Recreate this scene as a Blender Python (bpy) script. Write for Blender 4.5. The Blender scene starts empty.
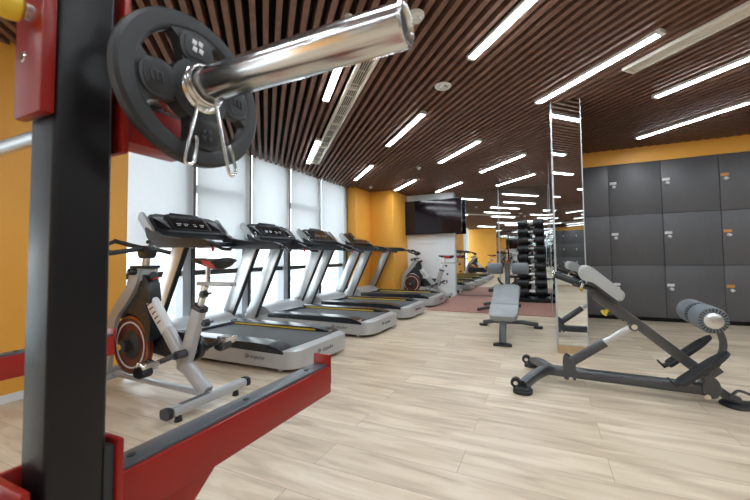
import bpy, bmesh, math, random
from mathutils import Vector as V, Matrix

random.seed(7)
C = bpy.context.scene.collection
SC = bpy.context.scene

# ------------------------------------------------------------------ camera
cam_d = bpy.data.cameras.new('camera')
cam = bpy.data.objects.new('camera', cam_d)
C.objects.link(cam)
cam_d.sensor_width = 36.0
cam_d.lens = 337.364 * 36.0 / 750.0
cam_d.shift_x = -25.76 / 750.0
cam_d.shift_y = -7.79 / 750.0
cam_d.clip_start = 0.02
cam_d.clip_end = 2000
_r = V((0.9190120, 0.3939980, -0.0135081))
_u = V((0.0286240, -0.0325138, 0.9990613))
_f = V((-0.3931889, 0.9185360, 0.0411584))
M = Matrix((_r, _u, -_f)).transposed().to_4x4()
M.translation = V((0, 0, 1.05))
cam.matrix_world = M
cam_d.dof.use_dof = True
cam_d.dof.focus_distance = 3.0
cam_d.dof.aperture_fstop = 6.0
SC.camera = cam

# ------------------------------------------------------------------ world and exposure
W = bpy.data.worlds.new('sky')
SC.world = W
W.use_nodes = True
nt = W.node_tree
bg = nt.nodes['Background']
tc = nt.nodes.new('ShaderNodeTexCoord')
sx = nt.nodes.new('ShaderNodeSeparateXYZ')
cr = nt.nodes.new('ShaderNodeValToRGB')
nt.links.new(tc.outputs['Generated'], sx.inputs[0])
nt.links.new(sx.outputs['Z'], cr.inputs[0])
nt.links.new(cr.outputs[0], bg.inputs[0])
cr.color_ramp.elements[0].position = 0.0
cr.color_ramp.elements[0].color = (0.93, 0.95, 0.97, 1)
cr.color_ramp.elements[1].position = 0.6
cr.color_ramp.elements[1].color = (0.80, 0.90, 1.0, 1)
WORLD_STRENGTH = 2.1
LAMP_STRENGTH = 25.0
bg.inputs[1].default_value = WORLD_STRENGTH
SC.view_settings.view_transform = 'Standard'
SC.view_settings.look = 'None'
SC.view_settings.gamma = 1.0
SC.view_settings.exposure = 1.14
SC.view_settings.use_curve_mapping = False
SC.cycles.max_bounces = 10
SC.cycles.glossy_bounces = 8
SC.cycles.sample_clamp_indirect = 4.0

# ------------------------------------------------------------------ materials
MATS = {}


def mat(name, col, rough=0.5, metal=0.0, var=0.0, vscale=8.0, bump=0.0, bscale=60.0, coat=0.0,
        emit=None, estr=0.0, spec=0.5, stretch=None):
    m = bpy.data.materials.new(name)
    m.use_nodes = True
    n = m.node_tree.nodes
    L = m.node_tree.links
    b = n['Principled BSDF']
    b.inputs['Base Color'].default_value = (*col, 1)
    b.inputs['Roughness'].default_value = rough
    b.inputs['Metallic'].default_value = metal
    b.inputs['Coat Weight'].default_value = coat
    b.inputs['Specular IOR Level'].default_value = spec
    if emit:
        b.inputs['Emission Color'].default_value = (*emit, 1)
        b.inputs['Emission Strength'].default_value = estr
    t = n.new('ShaderNodeTexCoord')
    mp = n.new('ShaderNodeMapping')
    L.new(t.outputs['Object'], mp.inputs[0])
    if stretch:
        mp.inputs['Scale'].default_value = stretch
    if True:
        no = n.new('ShaderNodeTexNoise')
        no.inputs['Scale'].default_value = vscale
        no.inputs['Detail'].default_value = 4
        L.new(mp.outputs[0], no.inputs['Vector'])
        rp = n.new('ShaderNodeValToRGB')
        v = max(var, 0.015)
        rp.color_ramp.elements[0].position = 0.3
        rp.color_ramp.elements[1].position = 0.7
        rp.color_ramp.elements[0].color = (*[max(0, c * (1 - v)) for c in col], 1)
        rp.color_ramp.elements[1].color = (*[min(1, c * (1 + v)) for c in col], 1)
        L.new(no.outputs['Fac'], rp.inputs[0])
        L.new(rp.outputs[0], b.inputs['Base Color'])
    if bump:
        nb = n.new('ShaderNodeTexNoise')
        nb.inputs['Scale'].default_value = bscale
        nb.inputs['Detail'].default_value = 3
        L.new(mp.outputs[0], nb.inputs['Vector'])
        bp = n.new('ShaderNodeBump')
        bp.inputs['Strength'].default_value = bump
        bp.inputs['Distance'].default_value = 0.002
        L.new(nb.outputs['Fac'], bp.inputs['Height'])
        L.new(bp.outputs[0], b.inputs['Normal'])
    MATS[name] = m
    return m


def floor_mat():
    m = bpy.data.materials.new('oak_laminate')
    m.use_nodes = True
    n = m.node_tree.nodes
    L = m.node_tree.links
    b = n['Principled BSDF']
    t = n.new('ShaderNodeTexCoord')
    mp = n.new('ShaderNodeMapping')
    L.new(t.outputs['Object'], mp.inputs[0])
    mp.inputs['Location'].default_value = (1.1125, -0.04, 0)
    br = n.new('ShaderNodeTexBrick')
    br.offset = 0.5
    br.offset_frequency = 2
    br.inputs['Scale'].default_value = 1
    br.inputs['Brick Width'].default_value = 1.375
    br.inputs['Row Height'].default_value = 0.2
    br.inputs['Mortar Size'].default_value = 0.0012
    br.inputs['Mortar Smooth'].default_value = 0.3
    br.inputs['Bias'].default_value = 0.0
    br.inputs['Color1'].default_value = (0, 0, 0, 1)
    br.inputs['Color2'].default_value = (1, 1, 1, 1)
    L.new(mp.outputs[0], br.inputs['Vector'])
    mp2 = n.new('ShaderNodeMapping')
    L.new(t.outputs['Object'], mp2.inputs[0])
    mp2.inputs['Scale'].default_value = (1.3, 9.0, 1)
    ad = n.new('ShaderNodeVectorMath')
    ad.operation = 'MULTIPLY_ADD'
    ad.inputs[1].default_value = (13, 7, 5)
    L.new(br.outputs['Color'], ad.inputs[0])
    L.new(mp2.outputs[0], ad.inputs[2])
    no = n.new('ShaderNodeTexNoise')
    no.inputs['Scale'].default_value = 1.6
    no.inputs['Detail'].default_value = 6
    no.inputs['Distortion'].default_value = 0.6
    L.new(ad.outputs[0], no.inputs['Vector'])
    rp = n.new('ShaderNodeValToRGB')
    e = rp.color_ramp.elements
    e[0].position = 0.26
    e[0].color = (0.50, 0.385, 0.28, 1)
    e[1].position = 0.62
    e[1].color = (0.80, 0.68, 0.53, 1)
    k = e.new(0.46)
    k.color = (0.69, 0.555, 0.41, 1)
    L.new(no.outputs['Fac'], rp.inputs[0])
    mx = n.new('ShaderNodeMix')
    mx.data_type = 'RGBA'
    mx.blend_type = 'MULTIPLY'
    mx.inputs[0].default_value = 1.0
    rp2 = n.new('ShaderNodeValToRGB')
    rp2.color_ramp.elements[0].color = (0.82, 0.79, 0.75, 1)
    rp2.color_ramp.elements[1].color = (1, 1, 1, 1)
    L.new(br.outputs['Color'], rp2.inputs[0])
    L.new(rp.outputs[0], mx.inputs[6])
    L.new(rp2.outputs[0], mx.inputs[7])
    mm = n.new('ShaderNodeMix')
    mm.data_type = 'RGBA'
    L.new(br.outputs['Fac'], mm.inputs[0])
    L.new(mx.outputs[2], mm.inputs[6])
    mm.inputs[7].default_value = (0.30, 0.21, 0.14, 1)
    L.new(mm.outputs[2], b.inputs['Base Color'])
    b.inputs['Roughness'].default_value = 0.34
    b.inputs['Specular IOR Level'].default_value = 0.5
    return m


def blind_mat():
    m = bpy.data.materials.new('roller_blind_fabric')
    m.use_nodes = True
    n = m.node_tree.nodes
    L = m.node_tree.links
    n.remove(n['Principled BSDF'])
    out = n['Material Output']
    d = n.new('ShaderNodeBsdfDiffuse')
    tr = n.new('ShaderNodeBsdfTranslucent')
    tp = n.new('ShaderNodeBsdfTransparent')
    t = n.new('ShaderNodeTexCoord')
    no = n.new('ShaderNodeTexNoise')
    no.inputs['Scale'].default_value = 40
    L.new(t.outputs['Object'], no.inputs['Vector'])
    rp = n.new('ShaderNodeValToRGB')
    rp.color_ramp.elements[0].color = (0.80, 0.81, 0.82, 1)
    rp.color_ramp.elements[1].color = (0.86, 0.87, 0.88, 1)
    L.new(no.outputs['Fac'], rp.inputs[0])
    L.new(rp.outputs[0], d.inputs[0])
    L.new(rp.outputs[0], tr.inputs[0])
    m1 = n.new('ShaderNodeMixShader')
    m1.inputs[0].default_value = 0.42
    L.new(d.outputs[0], m1.inputs[1])
    L.new(tr.outputs[0], m1.inputs[2])
    m2 = n.new('ShaderNodeMixShader')
    m2.inputs[0].default_value = 0.13
    L.new(m1.outputs[0], m2.inputs[1])
    L.new(tp.outputs[0], m2.inputs[2])
    L.new(m2.outputs[0], out.inputs[0])
    return m


def glass_mat():
    m = bpy.data.materials.new('window_glass')
    m.use_nodes = True
    n = m.node_tree.nodes
    L = m.node_tree.links
    n.remove(n['Principled BSDF'])
    out = n['Material Output']
    g = n.new('ShaderNodeBsdfGlossy')
    g.inputs['Roughness'].default_value = 0.02
    tp = n.new('ShaderNodeBsdfTransparent')
    tp.inputs[0].default_value = (0.94, 0.97, 0.97, 1)
    fr = n.new('ShaderNodeFresnel')
    fr.inputs[0].default_value = 1.12
    mx = n.new('ShaderNodeMixShader')
    L.new(fr.outputs[0], mx.inputs[0])
    L.new(tp.outputs[0], mx.inputs[1])
    L.new(g.outputs[0], mx.inputs[2])
    L.new(mx.outputs[0], out.inputs[0])
    return m


FLOOR = floor_mat()
BLIND = blind_mat()
GLASS = glass_mat()
ORANGE = mat('orange_paint', (0.90, 0.43, 0.06), 0.45, var=0.03, vscale=2)
WHITE = mat('white_paint', (0.82, 0.86, 0.89), 0.6, var=0.02, vscale=3)
DKWALL = mat('grey_paint', (0.20, 0.19, 0.19), 0.6, var=0.03)
SLAT = mat('walnut_slat', (0.205, 0.108, 0.078), 0.55, spec=0.25, var=0.16, vscale=3, stretch=(4, 4, 4))
BLACKC = mat('black_plenum', (0.006, 0.005, 0.005), 0.9)
LOCKER = mat('locker_laminate', (0.108, 0.106, 0.112), 0.40, var=0.10, vscale=5, stretch=(30, 30, 1))
GAP = mat('locker_gap', (0.01, 0.009, 0.009), 0.8)
MIRROR = mat('mirror_silver', (0.80, 0.83, 0.83), 0.012, metal=1.0)
CHROME = mat('chrome', (0.78, 0.78, 0.77), 0.20, metal=1.0)
STEELB = mat('brushed_steel', (0.66, 0.66, 0.65), 0.30, metal=1.0, var=0.03, vscale=20, stretch=(1, 30, 30))
SLEEVE = mat('polished_sleeve', (0.70, 0.70, 0.69), 0.19, metal=1.0, var=0.04, vscale=20, stretch=(1, 30, 30))
RACKBLK = mat('rack_black_enamel', (0.010, 0.009, 0.010), 0.34, var=0.05, bump=0.12, bscale=300, spec=0.3)
RACKRED = mat('rack_red_enamel', (0.28, 0.013, 0.009), 0.30, var=0.08, vscale=5, spec=0.4)
RUBBER = mat('black_rubber', (0.019, 0.020, 0.022), 0.48, var=0.1, bump=0.2, bscale=200)
RUBBERM = mat('rubber_emboss', (0.014, 0.014, 0.015), 0.6)
GREYPAD = mat('grey_wear_strip', (0.085, 0.092, 0.105), 0.35, var=0.1, vscale=12)
YELLOW = mat('yellow_plastic', (0.80, 0.55, 0.04), 0.35, var=0.03)
SILVER = mat('silver_paint', (0.52, 0.52, 0.52), 0.30, metal=0.85, var=0.03, vscale=4)
SILVERB = mat('bike_silver', (0.45, 0.45, 0.46), 0.36, metal=0.35, var=0.03, vscale=4)
SILVERP = mat('silver_plastic', (0.50, 0.50, 0.51), 0.36, metal=0.35, var=0.02, vscale=4)
DKPLAST = mat('dark_plastic', (0.016, 0.018, 0.022), 0.33, var=0.06)
SCREEN = mat('console_screen', (0.010, 0.010, 0.012), 0.12, coat=0.5)
ICON = mat('console_icons', (0.75, 0.76, 0.78), 0.5)
BELT = mat('running_belt', (0.085, 0.088, 0.092), 0.62, var=0.12, vscale=30, bump=0.2, bscale=500)
RAILBLK = mat('foot_rail_black', (0.014, 0.018, 0.023), 0.25, var=0.05)
REDP = mat('red_plastic', (0.60, 0.03, 0.03), 0.35)
SADDLE = mat('saddle_black_vinyl', (0.02, 0.02, 0.022), 0.45)
COPPER = mat('copper_ring', (0.40, 0.17, 0.07), 0.25, metal=0.8)
FLYRED = mat('flywheel_brown', (0.13, 0.022, 0.016), 0.3, metal=0.2)
LIGHTG = mat('light_grey_ring', (0.70, 0.72, 0.74), 0.35)
GUNMET = mat('gunmetal_paint', (0.085, 0.088, 0.096), 0.34, metal=0.55, var=0.05, vscale=6, coat=0.2)
GREYVIN = mat('grey_vinyl', (0.27, 0.29, 0.30), 0.42, var=0.05, vscale=6, bump=0.1, bscale=300)
FOAM = mat('grey_foam', (0.15, 0.17, 0.19), 0.6, var=0.08, bump=0.3, bscale=150)
LTVIN = mat('light_grey_vinyl', (0.42, 0.43, 0.43), 0.38, var=0.04)
MATRED = mat('red_brown_rubber_mat', (0.34, 0.17, 0.135), 0.75, var=0.18, vscale=25, bump=0.3, bscale=200)
FRAME = mat('dark_window_frame', (0.05, 0.05, 0.055), 0.4)
ALU = mat('aluminium_mullion', (0.50, 0.53, 0.56), 0.35, metal=0.3)
LAMPW = mat('lamp_housing', (0.72, 0.72, 0.70), 0.4)
LAMPE = mat('lamp_diffuser', (0.9, 0.9, 0.9), 0.4, emit=(0.86, 0.95, 1.0), estr=LAMP_STRENGTH)
VENTW = mat('vent_cream', (0.80, 0.74, 0.66), 0.45)
VENTD = mat('vent_dark', (0.03, 0.028, 0.026), 0.7)
PLATEW = mat('white_number_tag', (0.75, 0.75, 0.74), 0.4)
PLATEO = mat('orange_number_tag', (0.62, 0.27, 0.08), 0.4)
TVBLK = mat('tv_bezel', (0.012, 0.012, 0.013), 0.25)
TVSCR = mat('tv_screen', (0.010, 0.005, 0.008), 0.10, spec=0.35)
WOODP = mat('wood_plinth', (0.50, 0.34, 0.20), 0.5, var=0.1, vscale=3, stretch=(3, 10, 20))
CITY = mat('pale_facade', (0.62, 0.62, 0.62), 0.8, var=0.05, vscale=0.1)
CITYW = mat('facade_windows', (0.34, 0.38, 0.42), 0.4)
ROOFM = mat('pale_roof', (0.55, 0.50, 0.47), 0.8)
GROUND = mat('pale_street', (0.55, 0.56, 0.55), 0.9, var=0.1, vscale=0.02)


# ------------------------------------------------------------------ mesh builder
def orient(z):
    z = V(z).normalized()
    a = V((0, 0, 1)) if abs(z.z) < 0.9 else V((1, 0, 0))
    x = a.cross(z).normalized()
    y = z.cross(x)
    return Matrix((x, y, z)).transposed().to_4x4()


def smooth_path(pts, n=6, closed=False):
    pts = [V(p) for p in pts]
    out = []
    m = len(pts)
    rng = range(m) if closed else range(m - 1)
    for i in rng:
        p0 = pts[(i - 1) % m] if (closed or i > 0) else pts[0]
        p1 = pts[i]
        p2 = pts[(i + 1) % m]
        p3 = pts[(i + 2) % m] if (closed or i + 2 < m) else pts[-1]
        for k in range(n):
            t = k / n
            out.append(0.5 * ((2 * p1) + (p2 - p0) * t + (2 * p0 - 5 * p1 + 4 * p2 - p3) * t * t
                              + (3 * p1 - p0 - 3 * p2 + p3) * t ** 3))
    if not closed:
        out.append(pts[-1])
    return out


class MB:
    def __init__(self):
        self.bm = bmesh.new()
        self.mi = 0

    def _done(self, faces):
        for f in faces:
            f.material_index = self.mi

    def box(self, c, s, R=None, bev=0.0, seg=2):
        r = bmesh.ops.create_cube(self.bm, size=1)
        vs = r['verts']
        T = Matrix.Translation(V(c)) @ (R.to_4x4() if R else Matrix.Identity(4)) @ Matrix.Diagonal((*s, 1))
        bmesh.ops.transform(self.bm, matrix=T, verts=vs)
        fs = {f for v in vs for f in v.link_faces}
        self._done(fs)
        if bev:
            es = {e for v in vs for e in v.link_edges}
            q = bmesh.ops.bevel(self.bm, geom=list(es), offset=bev, segments=seg, affect='EDGES', profile=0.5)
            self._done(q['faces'])
        return self

    def cyl(self, p0, p1, r0, r1=None, seg=20, bev=0.0):
        p0, p1 = V(p0), V(p1)
        r1 = r0 if r1 is None else r1
        d = p1 - p0
        if bev:
            b = bev
            return self.lathe([(0, 0), (r0 - b, 0), (r0, b), (r1, d.length - b), (r1 - b, d.length), (0, d.length)], p0, d, seg)
        return self.lathe([(0, 0), (r0, 0), (r1, d.length), (0, d.length)], p0, d, seg)

    def lathe(self, prof, o, axis, seg=28, closed=False):
        T = Matrix.Translation(V(o)) @ orient(axis)
        rings = []
        for (r, h) in prof:
            if r < 1e-6:
                rings.append([self.bm.verts.new(T @ V((0, 0, h)))])
            else:
                rings.append([self.bm.verts.new(T @ V((r * math.cos(2 * math.pi * k / seg), r * math.sin(2 * math.pi * k / seg), h))) for k in range(seg)])
        fs = []
        n = len(rings)
        for i in range(n if closed else n - 1):
            a, b = rings[i], rings[(i + 1) % n]
            for k in range(seg):
                k2 = (k + 1) % seg
                if len(a) == 1 and len(b) == 1:
                    continue
                if len(a) == 1:
                    fs.append(self.bm.faces.new((a[0], b[k2], b[k])))
                elif len(b) == 1:
                    fs.append(self.bm.faces.new((a[k], a[k2], b[0])))
                else:
                    fs.append(self.bm.faces.new((a[k], a[k2], b[k2], b[k])))
        self._done(fs)
        return self

    def tube(self, pts, r, seg=12, closed=False, flat=None):
        """sweep; r number or list; flat=(a,b) gives an elliptic / rectangular section half sizes with up vector Z"""
        pts = [V(p) for p in pts]
        n = len(pts)
        rs = r if isinstance(r, (list, tuple)) else [r] * n
        rings = []
        up = None
        for i in range(n):
            if closed:
                d = (pts[(i + 1) % n] - pts[i - 1])
            else:
                d = (pts[min(i + 1, n - 1)] - pts[max(i - 1, 0)])
            d.normalize()
            if up is None:
                up = V((0, 0, 1)) if abs(d.z) < 0.9 else V((1, 0, 0))
            up = (up - d * up.dot(d)).normalized()
            sd = d.cross(up)
            ring = []
            for k in range(seg):
                a = 2 * math.pi * k / seg
                if flat:
                    q = 4.0
                    ca, sa = math.cos(a), math.sin(a)
                    den = (abs(ca) ** q + abs(sa) ** q) ** (1 / q)
                    p = pts[i] + sd * (flat[0] * ca / den) * rs[i] + up * (flat[1] * sa / den) * rs[i]
                else:
                    p = pts[i] + sd * math.cos(a) * rs[i] + up * math.sin(a) * rs[i]
                ring.append(self.bm.verts.new(p))
            rings.append(ring)
        fs = []
        for i in range(n if closed else n - 1):
            a, b = rings[i], rings[(i + 1) % n]
            for k in range(seg):
                k2 = (k + 1) % seg
                fs.append(self.bm.faces.new((a[k], a[k2], b[k2], b[k])))
        if not closed:
            fs.append(self.bm.faces.new(rings[0][::-1]))
            fs.append(self.bm.faces.new(rings[-1]))
        self._done(fs)
        return self

    def prism(self, poly, U, Vv, O, depth, bev=0.0, seg=2):
        """polygon (u,v) in plane O+uU+vV, extruded along U x V by depth (centred)"""
        U, Vv, O = V(U), V(Vv), V(O)
        N = U.cross(Vv).normalized()
        a = [self.bm.verts.new(O + U * p[0] + Vv * p[1] - N * depth / 2) for p in poly]
        b = [self.bm.verts.new(O + U * p[0] + Vv * p[1] + N * depth / 2) for p in poly]
        fs = [self.bm.faces.new(a[::-1]), self.bm.faces.new(b)]
        k = len(poly)
        for i in range(k):
            j = (i + 1) % k
            fs.append(self.bm.faces.new((a[i], a[j], b[j], b[i])))
        self._done(fs)
        if bev:
            es = set(fs[0].edges) | set(fs[1].edges)
            q = bmesh.ops.bevel(self.bm, geom=list(es), offset=bev, segments=seg, affect='EDGES', profile=0.5)
            self._done(q['faces'])
        return self

    def build(self, name, mats, parent=None, label=None, ang=35):
        me = bpy.data.meshes.new(name)
        bmesh.ops.recalc_face_normals(self.bm, faces=self.bm.faces[:])
        self.bm.to_mesh(me)
        self.bm.free()
        for m in (mats if isinstance(mats, (list, tuple)) else [mats]):
            me.materials.append(m)
        me.shade_smooth()
        me.set_sharp_from_angle(angle=math.radians(ang))
        o = bpy.data.objects.new(name, me)
        C.objects.link(o)
        if parent:
            o.parent = parent
        if label:
            o['label'] = label
        return o


def tag(o, label, cat, group=None, kind=None):
    o['label'] = label
    o['category'] = cat
    if group:
        o['group'] = group
    if kind:
        o['kind'] = kind
    return o


def thing(name, label, cat, loc=(0, 0, 0), rz=0.0, group=None):
    o = bpy.data.objects.new(name, None)
    C.objects.link(o)
    o.empty_display_size = 0.1
    o.location = loc
    o.rotation_euler = (0, 0, rz)
    return tag(o, label, cat, group)


def struct(o):
    o['kind'] = 'structure'
    return o


def copy_tree(o, parent=None):
    c = o.copy()
    C.objects.link(c)
    if parent:
        c.parent = parent
    for ch in list(KIDS.get(o.name, [])):
        k = copy_tree(ch, c)
    return c


KIDS = {}


def index_kids(root):
    for o in C.objects:
        if o.parent:
            KIDS.setdefault(o.parent.name, [])
            if o not in KIDS[o.parent.name]:
                KIDS[o.parent.name].append(o)


def text(name, s, size, loc, X, Y, m, parent, shear=0.0, ext=0.0006, align='CENTER'):
    cu = bpy.data.curves.new(name, 'FONT')
    cu.body = s
    cu.size = size
    cu.extrude = ext
    cu.shear = shear
    cu.align_x = align
    cu.align_y = 'CENTER'
    cu.materials.append(m)
    o = bpy.data.objects.new(name, cu)
    C.objects.link(o)
    bpy.context.view_layer.update()
    me = bpy.data.meshes.new_from_object(o)
    bpy.data.objects.remove(o)
    o = bpy.data.objects.new(name, me)
    C.objects.link(o)
    X, Y = V(X).normalized(), V(Y).normalized()
    Z = X.cross(Y)
    T = Matrix((X, Y, Z)).transposed().to_4x4()
    T.translation = V(loc)
    o.parent = parent
    o.matrix_local = T
    return o


def rrect(cx, cy, w, h, r, n=5):
    out = []
    for (sx_, sy_, a0) in ((1, 1, 0), (-1, 1, 90), (-1, -1, 180), (1, -1, 270)):
        for k in range(n + 1):
            a = math.radians(a0 + 90 * k / n)
            out.append((cx + sx_ * (w / 2 - r) + r * math.cos(a), cy + sy_ * (h / 2 - r) + r * math.sin(a)))
    return out


def rp(poly, r, n=5):
    """round the corners of a polygon; r number or list"""
    out = []
    m = len(poly)
    for i in range(m):
        p, a, b = V(poly[i]), V(poly[i - 1]), V(poly[(i + 1) % m])
        rr = r[i] if isinstance(r, (list, tuple)) else r
        d1, d2 = (a - p), (b - p)
        rr = min(rr, d1.length * 0.49, d2.length * 0.49)
        if rr < 1e-5:
            out.append(tuple(p))
            continue
        q1, q2 = p + d1.normalized() * rr, p + d2.normalized() * rr
        for k in range(n + 1):
            t = k / n
            q = q1 * (1 - t) ** 2 + p * 2 * t * (1 - t) + q2 * t * t
            out.append((q.x, q.y))
    return out


XA, YA, ZA = V((1, 0, 0)), V((0, 1, 0)), V((0, 0, 1))
CEIL = 2.70
YB = 8.60
XW = -4.35
YR = -4.2
XR = 4.6

# ================================================================== ROOM SHELL
b = MB()
b.box(((XR + XW) / 2, (YR + YB) / 2, -0.05), (XR - XW + 0.6, YB - YR + 0.8, 0.1))
struct(b.build('floor', FLOOR))

b = MB()   # slatted ceiling, slats at 45 degrees
b.mi = 1
b.box(((XR + XW) / 2, (YR + YB) / 2, 2.865), (XR - XW + 0.6, YB - YR + 0.8, 0.05))
b.mi = 0
S2 = math.sqrt(0.5)
P = 0.0835
R45 = Matrix.Rotation(math.radians(135), 3, 'Z')
x0, x1, y0, y1 = XW - 0.1, XR, YR, YB + 0.15
HOLES = [(0.70, 0.885, 2.2, 5.99), (2.945, 3.115, -1.6, 2.01)]   # vents in (t, s)
t = -6.1
while t < 9.6:
    # line x=(t-s)/sqrt2 , y=(t+s)/sqrt2 ; clip to rectangle
    smin, smax = -99, 99
    smin = max(smin, t - x1 / S2, y0 / S2 - t)
    smax = min(smax, t - x0 / S2, y1 / S2 - t)
    segs = [(smin, smax)] if smax - smin > 0.05 else []
    for (ta, tb, sa, sb) in HOLES:
        if ta - 0.02 < t < tb + 0.02:
            ns = []
            for (a, c_) in segs:
                if sa > a:
                    ns.append((a, min(sa, c_)))
                if sb < c_:
                    ns.append((max(sb, a), c_))
            segs = [q for q in ns if q[1] - q[0] > 0.03]
    for (a, c_) in segs:
        sm = (a + c_) / 2
        b.box(((t - sm) * S2, (t + sm) * S2, CEIL + 0.0625), (c_ - a, 0.038, 0.125), R45)
    t += P
struct(b.build('ceiling', [SLAT, BLACKC]))

# orange columns along the window side
def wallbox(name, xa, xb, ya, yb, za, zb, m, bev=0.0):
    q = MB()
    q.box(((xa + xb) / 2, (ya + yb) / 2, (za + zb) / 2), (abs(xb - xa), abs(yb - ya), zb - za), bev=bev)
    return struct(q.build(name, m))


CT = 2.845
wallbox('wall_left', -4.40, -3.72, 0.78, 1.955, 0, CT, ORANGE)
wallbox('wall_left_corner', -4.40, -4.12, 6.93, 7.66, 0, CT, ORANGE, 0.006)
wallbox('wall_left_far', -4.40, -3.48, 7.66, 8.9, 0, CT, ORANGE, 0.006)
wallbox('wall_back_white', -3.48, -2.17, YB, 8.9, 0, CT, WHITE)
wallbox('wall_back', -2.17, 4.8, 8.72, 8.9, 0, CT, DKWALL)
wallbox('wall_right', XR, XR + 0.15, YR, 8.9, 0, CT, DKWALL)
wallbox('wall_rear', XW - 0.3, XR + 0.1, YR - 0.15, YR, 0, CT, ORANGE)
wallbox('wall_partition', 0.105, 0.385, 4.01, 8.72, 0, CT, DKWALL)
wallbox('baseboard_left', -3.722, -3.705, 0.78, 1.957, 0, 0.06, WHITE)
wallbox('wall_window_sill', -4.75, -4.37, YR, 6.93, 0, 0.12, WHITE)
wallbox('trim_partition', 0.092, 0.40, 3.985, 4.01, 0, 0.085, WOODP)
wallbox('wall_locker_fascia', 0.385, XR, 6.27, 6.40, 2.465, CT, ORANGE)
wallbox('wall_locker_back', 0.385, XR, 6.80, 6.88, 0, CT, DKWALL)

# mirrors
def mirror(name, c, s, label, frame_axis):
    o = thing(name, label, 'mirror', (0, 0, 0))
    q = MB()
    q.box(c, s)
    q.build('mirror_glass', MIRROR, o)
    c = V(c)
    hw = {'x': s[0] / 2, 'y': s[1] / 2}[frame_axis]
    ax = XA if frame_axis == 'x' else YA
    for k in (-1, 1):
        q = MB()
        q.box(c + ax * k * (hw - 0.004), (0.010 if frame_axis == 'x' else s[0] + 0.006, 0.010 if frame_axis == 'y' else s[1] + 0.006, s[2]))
        q.build('edge_trim', ALU, o)
    return o


mz, mh = 0.02 + 2.76 / 2, 2.76
mirror('mirror_panel', (-1.61, 8.708, mz), (1.11, 0.016, mh), 'wall mirror panel next to the white television wall', 'x')
mirror('mirror_panel', (-0.475, 8.708, mz), (1.14, 0.016, mh), 'wall mirror panel behind the dumbbell tower', 'x')
mirror('mirror_panel', (0.096, 5.27, mz), (0.014, 2.50, mh), 'mirror on the long side of the partition, nearer half', 'y')
mirror('mirror_panel', (0.096, 7.62, mz), (0.014, 2.12, mh), 'mirror on the long side of the partition, farther half', 'y')
mirror('mirror_panel', (0.240, 4.000, 0.088 + 2.70 / 2), (0.290, 0.014, 2.70), 'narrow full-height mirror on the partition end facing the room', 'x')
mirror('mirror_panel', (-0.6, YR + 0.01, mz), (4.4, 0.016, mh), 'large unseen mirror added opposite the television to multiply lamp reflections', 'x')  # unseen mirror added behind the camera to multiply the lamp streaks

# windows
WY = [2.17, 3.1, 4.04, 4.955, 5.89, 6.93]
b = MB()
for y in WY[1:-1]:
    pass
WALL = [(WY[i], WY[i + 1]) for i in range(5)] + [(-0.27, 0.78), (-1.32, -0.27), (-2.37, -1.32), (-3.42, -2.37)]  # last four bays unseen, added to put daylight reflections on the rack post
for i, (ya, yb) in enumerate(WALL):
    w = MB()
    # aluminium mullion with a dark inner strip at the far side of the bay
    w.box((-4.46, yb - 0.09, 1.44), (0.16, 0.11, 2.68))
    w.mi = 1
    w.box((-4.455, yb - 0.012, 1.44), (0.19, 0.045, 2.68))
    w.box((-4.47, (ya + yb) / 2, 0.86), (0.12, yb - ya, 0.070))
    w.mi = 0
    w.box((-4.49, (ya + yb) / 2, 0.15), (0.10, yb - ya, 0.06))
    if i in (1, 3):
        w.box((-4.49, (ya + yb) / 2, 2.03 if i == 1 else 2.05), (0.11, yb - ya, 0.10))
    fr = struct(w.build('window_%d' % (i + 1), [ALU, FRAME]))
    p = MB()
    p.box((-4.52, (ya + yb) / 2, 1.44), (0.008, yb - ya - 0.02, 2.64))
    p.build('window_pane', GLASS, fr)
    bl = thing('roller_blind', 'white roller blind, ' + ['nearest the orange wall', 'second along from the orange wall', 'middle one of the window row', 'second from the far end of the windows', 'farthest, beside the orange corner column', 'unseen bay added for its reflection, first beyond the orange wall', 'unseen bay added for its reflection, second beyond the orange wall', 'unseen bay added for its reflection, third beyond the orange wall', 'unseen bay added for its reflection, nearest the rear wall'][i], 'blind', (0, 0, 0), 0, 'white roller blinds along the window wall')
    q = MB()
    ylo = ya + (0.013 if i else -0.2)
    zb_ = 1.2
    q.box((-4.345, (ylo + yb - 0.04) / 2, (zb_ + CEIL + 0.03) / 2), (0.0025, (yb - 0.04) - ylo, CEIL + 0.03 - zb_))
    q.build('fabric', BLIND, bl)
    q = MB()
    q.box((-4.345, (ylo + yb - 0.04) / 2, zb_), (0.014, (yb - 0.04) - ylo, 0.022), bev=0.003)
    q.build('bottom_bar', WHITE, bl)

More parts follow.
